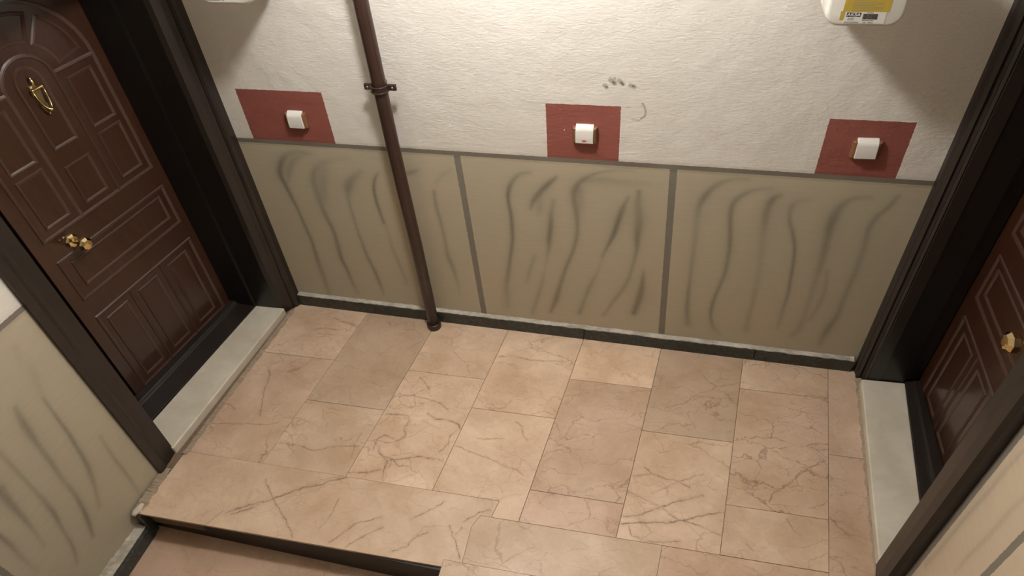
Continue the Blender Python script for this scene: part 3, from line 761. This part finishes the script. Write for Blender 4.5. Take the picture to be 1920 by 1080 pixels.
def make_knob(door, fn, s, z, q=1.0):
    o = Vector(fn(s, z, 0)); ax = (Vector(fn(s, z, .1))-o).normalized()
    k = MB(); k.lathe([(h*q, r*q) for h, r in [(.050, .010), (.056, .022), (.064, .0275), (.078, .0275), (.088, .019), (.090, .012), (.0905, 0)]], o, ax, 8)
    knob = k.build('door_knob', M_BRASS, door)
    k = MB(); k.lathe([(-.001, .0285), (.006, .0285), (.013, .022), (.016, .012), (.0165, 0)], o, ax, 8); k.build('rosette', M_BRASS, knob)
    k = MB(); k.lathe([(.014, .010), (.022, .0085), (.040*q, .009), (.052*q, .012)], o, ax, 20); k.build('shank', M_BRASS, knob, smooth=True)
    return knob

def extrude_v(poly, z0, z1, name, mat, parent, bevel=0):
    mb = MB(); mb.prism(poly, z0, z1); return mb.build(name, mat, parent, bevel=bevel, seg=2)

# --- left door
d1 = empty('door_1'); tag(d1, kind='structure')
fl = lambda s, z, h: (-.377-.148*s+h*.989, -s-h*.146, z)
leaf1 = make_leaf(d1, fl, 0, 0, .105, .745)
make_knob(d1, fl, .603, .836)
# peephole-sized brass keyhole pin beside the knob
mb = MB(); mb.lathe([(-.001, .0035), (.003, .0032), (.004, 0)], fl(.640, .868, 0), (1, -.148, 0), 10); mb.build('keyhole_pin', M_BRASS, d1, smooth=True)
# far casing, jamb and near casing: vertical extrusions of their moulded plan outlines
extrude_v([(-.052, .0), (-.054, -.030), (-.061, -.042), (-.072, -.047), (-.078, -.044), (-.083, -.052), (-.090, -.066), (-.108, -.092), (-.135, -.098), (-.15, .0)], -.02, DOOR_H+.09, 'casing', M_FRAME, d1)
extrude_v([(-.130, -.098), (-.255, -.101), (-.262, -.085), (-.15, .0), (-.125, -.02)], -.02, DOOR_H, 'jamb', M_JAMB, d1)
extrude_v([(-.250, -.104), (-.262, -.108), (-.398, -.112), (-.41, -.06), (-.25, -.06)], -.02, DOOR_H, 'frame_post', M_JAMB, d1)
extrude_v([(-.156, -1.060), (-.154, -1.030), (-.164, -1.022), (-.168, -1.010), (-.166, -.998), (-.171, -.949), (-.256, -.945), (-.256, -1.061)], -.02, DOOR_H+.09, 'casing', M_FRAME, d1)
extrude_v([(-.262, -.94), (-.47, -.80), (-.52, -.742), (-.56, -.80), (-.33, -1.0)], -.02, DOOR_H, 'frame_post', M_JAMB, d1)
extrude_v([(-.05, 0), (-.154, -1.06), (-.256, -1.06), (-.15, 0)], DOOR_H, DOOR_H+.09, 'casing', M_FRAME, d1)
extrude_v([(-.12, -.09), (-.17, -.95), (-.52, -.95), (-.40, -.09)], DOOR_H-.02, DOOR_H+.02, 'head_frame', M_FRAME, d1)
# sloping dark metal threshold between marble sill and leaf
mb = MB()
A0 = (-.253, -.100); A1 = (-.345, -.860); 
mb.add([(A0[0], A0[1], .0), (A0[0], A0[1], .040), (-.352, -.105, .046), (-.362, -.106, .062), (-.40, -.10, .062), (-.40, -.10, 0),
        (A1[0], A1[1], .0), (A1[0], A1[1], .040), (-.444, -.86, .046), (-.454, -.86, .062), (-.50, -.86, .062), (-.50, -.86, 0)],
       [(0, 1, 7, 6), (1, 2, 8, 7), (2, 3, 9, 8), (3, 4, 10, 9), (4, 5, 11, 10), (5, 0, 6, 11), (0, 5, 4, 3, 2, 1), (6, 7, 8, 9, 10, 11)])
mb.build('threshold', M_FRAME, d1, bevel=.0015)
# white marble sill
def sill(poly, parent, z=.036):
    mb = MB(); mb.prism(poly, -.02, z); return mb.build('marble_sill', M_SILL, parent, bevel=.006, seg=3)
sill([(-.094, -.094), (-.255, -.100), (-.352, -.945), (-.161, -.956)], d1)

# knocker
def make_knocker(door, fn, s, z):
    ax = (Vector(fn(s, z, .1))-Vector(fn(s, z, 0))).normalized()
    P = lambda ds, dz, h: Vector(fn(s+ds, z+dz, h))
    base = MB()
    out = [(-.004, .058), (.004, .058), (.007, .050), (.005, .042), (.014, .036), (.021, .024), (.020, .008), (.012, -.006), (.012, -.024), (.015, -.036), (.010, -.050), (.004, -.062), (-.004, -.062), (-.010, -.050), (-.015, -.036), (-.012, -.024), (-.012, -.006), (-.020, .008), (-.021, .024), (-.014, .036), (-.005, .042), (-.007, .050)]
    base.loft([[P(a, b_, -.001) for a, b_ in out], [P(a, b_, .005) for a, b_ in out], [P(a*.75, b_*.92, .0085) for a, b_ in out]])
    k = base.build('knocker', M_BRASS_DULL, door)
    m = MB()
    m.lathe([(-.026, .0), (-.025, .0055), (-.019, .0065), (-.014, .005), (.014, .005), (.019, .0065), (.025, .0055), (.026, 0)], P(0, .030, .017), (Vector(fn(s+.1, z, 0))-Vector(fn(s, z, 0))), 14); m.build('hinge_barrel', M_BRASS, k, smooth=True)
    m = MB(); m.lathe([(-.004, 0), (0, .0075), (.006, .0095), (.012, .0065), (.016, .004), (.020, .0045), (.024, 0)], P(0, .047, .009), (0, 0, 1), 14); m.build('finial', M_BRASS, k, smooth=True)
    m = MB(); pts = []; rs = []
    for i in range(17):
        u = -1+2*i/16; pts.append(P(.021*u*(1.12-.12*abs(u)) if abs(u) > .15 else .021*u, .030-.076*math.sqrt(max(0, 1-abs(u)**1.7)), .017+.016*(1-abs(u)))); rs.append(.0026+.0030*(1-abs(u)))
    m.tube(pts, rs, 10); m.build('knocker_hoop', M_BRASS, k, smooth=True)
    m = MB(); m.lathe([(-.014, 0), (-.010, .006), (0, .0085), (.009, .006), (.012, 0)], P(0, -.048, .020), ax, 14); m.build('striker', M_BRASS, k, smooth=True)
    m = MB(); m.lathe([(-.006, 0), (-.003, .0045), (0, .0055), (.004, .0035), (.006, 0)], P(0, -.064, .008), (0, 0, -1), 12); m.build('drop', M_BRASS, k, smooth=True)
    return k
make_knocker(d1, fl, .420, 1.345)

# --- right door
d2 = empty('door_2'); tag(d2, kind='structure')
fr = lambda s, z, h: (2.856-.012*s-h, -s, z)
make_leaf(d2, fr, -.031, -.026, .050, .700)
make_knob(d2, fr, .548, .782, 1.18)
extrude_v([(2.617, 0), (2.618, -.022), (2.624, -.030), (2.622, -.046), (2.632, -.056), (2.640, -.052), (2.646, -.062), (2.645, -.072), (2.656, -.084), (2.70, -.084), (2.72, 0)], -.02, DOOR_H+.09, 'casing', M_FRAME, d2)
extrude_v([(2.65, -.083), (2.795, -.078), (2.80, -.02), (2.70, 0)], -.02, DOOR_H, 'jamb', M_JAMB, d2)
extrude_v([(2.793, -.074), (2.850, -.062), (2.88, -.03), (2.80, -.02)], -.02, DOOR_H, 'frame_post', M_JAMB, d2)
extrude_v([(2.571, -.893), (2.560, -.950), (2.561, -.983), (2.575, -.988), (2.66, -.988), (2.66, -.885)], -.02, DOOR_H+.09, 'casing', M_FRAME, d2)
extrude_v([(2.66, -.885), (2.84, -.69), (2.90, -.69), (2.84, -.99), (2.66, -.988)], -.02, DOOR_H, 'frame_post', M_JAMB, d2)
extrude_v([(2.617, 0), (2.72, 0), (2.66, -.988), (2.561, -.983)], DOOR_H, DOOR_H+.09, 'casing', M_FRAME, d2)
extrude_v([(2.64, -.08), (2.57, -.89), (2.84, -.89), (2.86, -.06)], DOOR_H-.02, DOOR_H+.02, 'head_frame', M_FRAME, d2)
mb = MB()
mb.add([(2.798, -.076, 0), (2.798, -.076, .040), (2.826, -.074, .044), (2.832, -.074, .052), (2.853, -.074, .052), (2.853, -.074, 0),
        (2.732, -.80, 0), (2.732, -.80, .040), (2.790, -.78, .044), (2.796, -.78, .052), (2.846, -.76, .052), (2.846, -.76, 0)],
       [(0, 1, 7, 6), (1, 2, 8, 7), (2, 3, 9, 8), (3, 4, 10, 9), (4, 5, 11, 10), (5, 0, 6, 11), (0, 5, 4, 3, 2, 1), (6, 7, 8, 9, 10, 11)])
mb.build('threshold', M_FRAME, d2, bevel=.0015)
sill([(2.629, -.088), (2.799, -.081), (2.722, -.900), (2.570, -.896)], d2)

# ------------------------------------------------------------------ pipe
pipe = empty('wall_pipe', (.700, -.058, 0))
tag(pipe, 'tall brown painted pipe running down the back wall to the floor', 'pipe')
inv = lambda o, p: setattr(o, 'matrix_parent_inverse', p.matrix_basis.inverted())
mb = MB(); mb.tube([(.7035, -.0600, .0), (.7000, -.0590, .5), (.6915, -.0590, 1.0), (.690, -.0590, 1.56), (.689, -.059, CEIL)], .0262, 28)
o = mb.build('pipe_run', M_PIPE, pipe, smooth=True); inv(o, pipe)
mb = MB(); mb.lathe([(.0, .0335), (.002, .0345), (.026, .0345), (.030, .0330), (.031, .0255)], (.7035, -.0600, 0), (0, 0, 1), 32)
o = mb.build('collar', M_PIPE, pipe); inv(o, pipe)
for pl in o.data.polygons: pl.use_smooth = len(pl.vertices) == 4
clamp = MB()
cx, cy, cz = .6905, -.059, 1.250
arcp = [(cx+.0335*math.cos(a), cy+.0335*math.sin(a)) for a in [math.radians(180+180*i/20) for i in range(21)]]
outl = [(cx-.062, cy+.004), (cx-.062, cy-.001)]+[(cx-.040, cy-.001)]+arcp+[(cx+.040, cy-.001), (cx+.062, cy-.001), (cx+.062, cy+.004)]
inn = [(cx+.0275*math.cos(a), cy+.0275*math.sin(a)) for a in [math.radians(360-180*i/20) for i in range(21)]]
full = outl+[(cx+.0275, cy+.004)]+inn+[(cx-.0275, cy+.004)]
clamp.prism(full, cz-.0105, cz+.0105)
for dz in (-.0105, .0105):
    clamp.tube([(cx+.0335*math.cos(a), cy+.0335*math.sin(a), cz+dz) for a in [math.radians(178+184*i/24) for i in range(25)]], .0026, 8)
co = clamp.build('pipe_clamp', M_CLAMP, pipe, bevel=.0012); inv(co, pipe)
mb = MB(); mb.prism([(cx-.062, cy+.005), (cx+.062, cy+.005)]+[(cx+.062, cy+.009), (cx+.033, cy+.009)]+[(cx+.0295*math.cos(a), cy+.0295*math.sin(a)) for a in [math.radians(18+144*i/14) for i in range(15)]]+[(cx-.033, cy+.009), (cx-.062, cy+.009)], cz-.011, cz+.011)
o = mb.build('clamp_back', M_CLAMP, pipe); inv(o, pipe)
mb = MB(); mb.tube([(cx, cy+.025, cz), (cx, .002, cz)], .005, 10); o = mb.build('clamp_stud', M_SCREW, pipe); inv(o, pipe)
for sx in (-1, 1):
    mb = MB(); mb.lathe([(0, .0055), (.002, .0052), (.0035, .003), (.004, 0)], (cx+sx*.049, cy-.0012, cz), (0, -1, 0), 12)
    mb.build('screw', M_SCREW, co, smooth=True)

# ------------------------------------------------------------------ bell switches
def make_switch(x, z, tilt, indicator, label):
    root = empty('doorbell_switch', (x, 0, z)); root.rotation_euler = (0, tilt, 0)
    tag(root, label, 'switch', 'doorbell switches on the red squares')
    b = MB(); w, h = .0455, .0345
    b.loft([[(-w, .001, -h), (w, .001, -h), (w, .001, h-.006), (-w, .001, h-.006)], [(-w, -.011, -h), (w, -.011, -h), (w, -.011, h-.006), (-w, -.011, h-.006)],
            [(-w+.006, -.019, -h+.003), (w-.006, -.019, -h+.003), (w-.006, -.019, h-.010), (-w+.006, -.019, h-.010)]])
    b.build('base_frame', M_SWITCHBASE, root, bevel=.002)
    r = MB(); rings = []
    for i in range(13):
        u = i/12; zz = -.0310+.066*u; y = -.0225-.0030*math.cos((u-.2)*math.pi*.9) if u < .70 else -.0228+.014*((u-.70)/.30)**1.8
        rings.append((zz, y))
    prof = [(rings[0][0], .0)]+rings+[(rings[-1][0]+.001, .0)]
    r.loft([[(sx, y, zz) for zz, y in prof] for sx in (-.0325, .0325)])
    r.build('rocker', M_WHITE, root, bevel=.0018)
    if indicator:
        m = MB(); m.lathe([(-.001, .0085), (.0008, .0080), (.001, 0)], (0, -.0262, -.0185), (0, -1, 0), 20, squash=.42)
        m.build('indicator', M_REDMARK, root)
    return root
make_switch(.270, 1.072, 0, False, 'white doorbell switch on the leftmost red painted square, nearest the left door')
make_switch(1.434, 1.078, 0, True, 'white doorbell switch with red oval mark on the middle red square')
make_switch(2.372, 1.080, math.radians(-1.5), False, 'white doorbell switch on the rightmost red square, nearest the right door')

# ------------------------------------------------------------------ gas meters hanging high on the wall
def rrect(cx, cz, w, h, rb, rt, n=6):
    pts = []
    for (qx, qz, r, a0) in ((cx+w/2, cz+h/2, rt, 0), (cx-w/2, cz+h/2, rt, 90), (cx-w/2, cz-h/2, rb, 180), (cx+w/2, cz-h/2, rb, 270)):
        ox = qx-math.copysign(r, qx-cx); oz = qz-math.copysign(r, qz-cz)
        for i in range(n+1):
            a = math.radians(a0+90*i/n); pts.append((ox+r*math.cos(a), oz+r*math.sin(a)))
    return pts
def make_meter(cx, zb, yellow, label):
    root = empty('gas_meter', (cx, -.12, zb)); tag(root, label, 'meter', 'gas meters on the back wall')
    def P(m, name, mat, parent=root, **k):
        o = m.build(name, mat, parent, **k)
        if parent is root: o.matrix_parent_inverse = root.matrix_basis.inverted()
        return o
    H = .205; cz = zb+H/2; W = .193
    m = MB(); secs = []
    for y, g in ((-.045, .010), (-.050, .003), (-.058, 0), (-.120, -.001), (-.122, .002), (-.126, .002), (-.128, -.001), (-.188, .000), (-.199, .002), (-.204, .0055), (-.2055, .010)):
        secs.append([(x, y, z) for x, z in rrect(cx, cz, W-2*g, H-2*g, .036-g*.6, .030-g*.6)])
    m.loft(secs); body = P(m, 'meter_body', M_METER, smooth=True)
    # counter housing, pipe unions and pipes rising to the ceiling
    m = MB(); m.loft([[(x, y, z) for x, z in rrect(cx, cz+.045, .125-2*g, .062-2*g, .008, .008)] for y, g in ((-.20, 0), (-.216, 0), (-.219, .003))])
    P(m, 'counter_housing', M_INK)
    m = MB(); m.box((cx-.040, -.2205, cz+.036), (cx+.040, -.218, cz+.056)); P(m, 'counter_window', M_LABEL)
    for sx in (-.055, .055):
        m = MB(); m.lathe([(-.02, .021), (.0, .021), (.002, .026), (.026, .026), (.028, .018)], (cx+sx, -.115, zb+H), (0, 0, 1), 6); P(m, 'union_nut', M_SCREW)
        m = MB(); m.tube([(cx+sx, -.115, zb+H+.02), (cx+sx, -.115, zb+H+.16), (cx+sx, -.095, zb+H+.20), (cx+sx, -.003, zb+H+.205)], .0125, 14); P(m, 'feed_pipe', M_YELLOW, smooth=True)
    m = MB(); m.box((cx-.06, -.047, cz+.02), (cx+.06, .001, cz+.06)); P(m, 'wall_bracket', M_SCREW)
    fy = -.2058
    def plate(x0, x1, z0, z1, t, name, mat, parent):
        m = MB(); m.box((x0, fy-t, z0), (x1, fy+.0005, z1)); return P(m, name, mat, parent)
    x0 = cx-W/2
    if yellow:
        yl = plate(x0+.040, x0+.152, zb+.0405, zb+.100, .0004, 'label', M_YELLOW, body); tag(yl, 'yellow paper label')
        plate(x0+.036, x0+.046, zb+.020, zb+.0415, .00042, 'label', M_YELLOW, body)
        for i in range(9):
            w = .075 if i % 3 else .055
            o = plate(x0+.060, x0+.060+w, zb+.0440+i*.0040, zb+.0449+i*.0040, .0006, 'print_line', M_GREYINK, yl)
        wl = plate(x0+.047, x0+.147, zb+.0105, zb+.0405, .0006, 'label', M_LABEL, body); tag(wl, 'white paper label with barcode')
        plate(x0+.0515, x0+.0865, zb+.0275, zb+.0388, .0008, 'logo_block', M_INK, wl)
        tc = bpy.data.curves.new('logo_text', 'FONT'); tc.body = 'AKSA'; tc.size = .0155; tc.align_x = 'CENTER'; tc.align_y = 'CENTER'; tc.extrude = .0001; tc.offset = .0004
        to = bpy.data.objects.new('logo_text', tc); COL.objects.link(to)
        dg = bpy.context.evaluated_depsgraph_get(); me = bpy.data.meshes.new_from_object(to.evaluated_get(dg)); bpy.data.objects.remove(to)
        me.transform(Matrix.Translation((x0+.069, fy-.0010, zb+.0330)) @ Matrix.Rotation(math.radians(90), 4, 'X') @ Matrix.Diagonal((.86, .75, 1, 1)))
        me.materials.clear(); me.materials.append(M_LABEL)
        link(bpy.data.objects.new('logo_text', me), wl)
        bars = MB(); r3 = random.Random(7); xx = x0+.092
        while xx < x0+.127:
            w = r3.choice((.0006, .0010, .0014)); bars.box((xx, fy-.0009, zb+.0215), (xx+w, fy-.0005, zb+.0358)); xx += w+r3.choice((.0005, .0007))
        P(bars, 'barcode', M_INK, wl)
        for (a, c, z) in ((.057, .075, .0228), (.056, .073, .0185), (.050, .087, .0125), (.092, .122, .0175), (.096, .104, .0122), (.108, .122, .0120), (.100, .118, .0375)):
            n = int((c-a)/.0032); tb = MB()
            for i in range(n):
                tb.box((x0+a+i*.0032, fy-.0009, zb+z), (x0+a+i*.0032+.0022, fy-.0005, zb+z+.0022))
            P(tb, 'print_line', M_GREYINK, wl)
    else:
        wl = plate(x0+.030, x0+.135, zb+.0105, zb+.062, .0006, 'label', M_LABEL, body)
        for (a, c, z) in ((.034, .076, .0150), (.034, .094, .0220), (.034, .070, .0290), (.082, .092, .0150)):
            n = max(1, int((c-a)/.0032)); tb = MB()
            for i in range(n):
                tb.box((x0+a+i*.0032, fy-.0009, zb+z), (x0+a+i*.0032+.0022, fy-.0005, zb+z+.0024))
            P(tb, 'print_line', M_GREYINK, wl)
    return root
make_meter(.290, 1.588, False, 'white gas meter at the top left, on the wall beside the left door')
make_meter(2.202, 1.552, True, 'white gas meter with a yellow label, at the top right near the right door')

# ------------------------------------------------------------------ ceiling globe lamp (the only light)
lamp = empty('ceiling_lamp', (LAMP_POS[0], LAMP_POS[1], CEIL))
tag(lamp, 'frosted globe lamp on the ceiling above the landing', 'lamp')
m_glow = bpy.data.materials.new('glowing_opal_glass'); m_glow.use_nodes = True
nt = m_glow.node_tree; nt.nodes.clear()
em = nt.nodes.new('ShaderNodeEmission'); em.inputs[0].default_value = (*LAMP_COLOR, 1); em.inputs[1].default_value = LAMP_STRENGTH
ou = nt.nodes.new('ShaderNodeOutputMaterial'); nt.links.new(em.outputs[0], ou.inputs[0])
mb = MB(); R = .085
mb.lathe([(R*math.cos(math.pi*i/16)*-1, R*math.sin(math.pi*i/16)) for i in range(17)], LAMP_POS, (0, 0, 1), 28)
o = mb.build('globe', m_glow, lamp, smooth=True); inv(o, lamp)
mb = MB(); mb.lathe([(.0, .055), (.07, .055), (.08, .04)], (LAMP_POS[0], LAMP_POS[1], CEIL), (0, 0, -1), 24)
o = mb.build('lamp_holder', M_WHITE, lamp, smooth=True); inv(o, lamp)
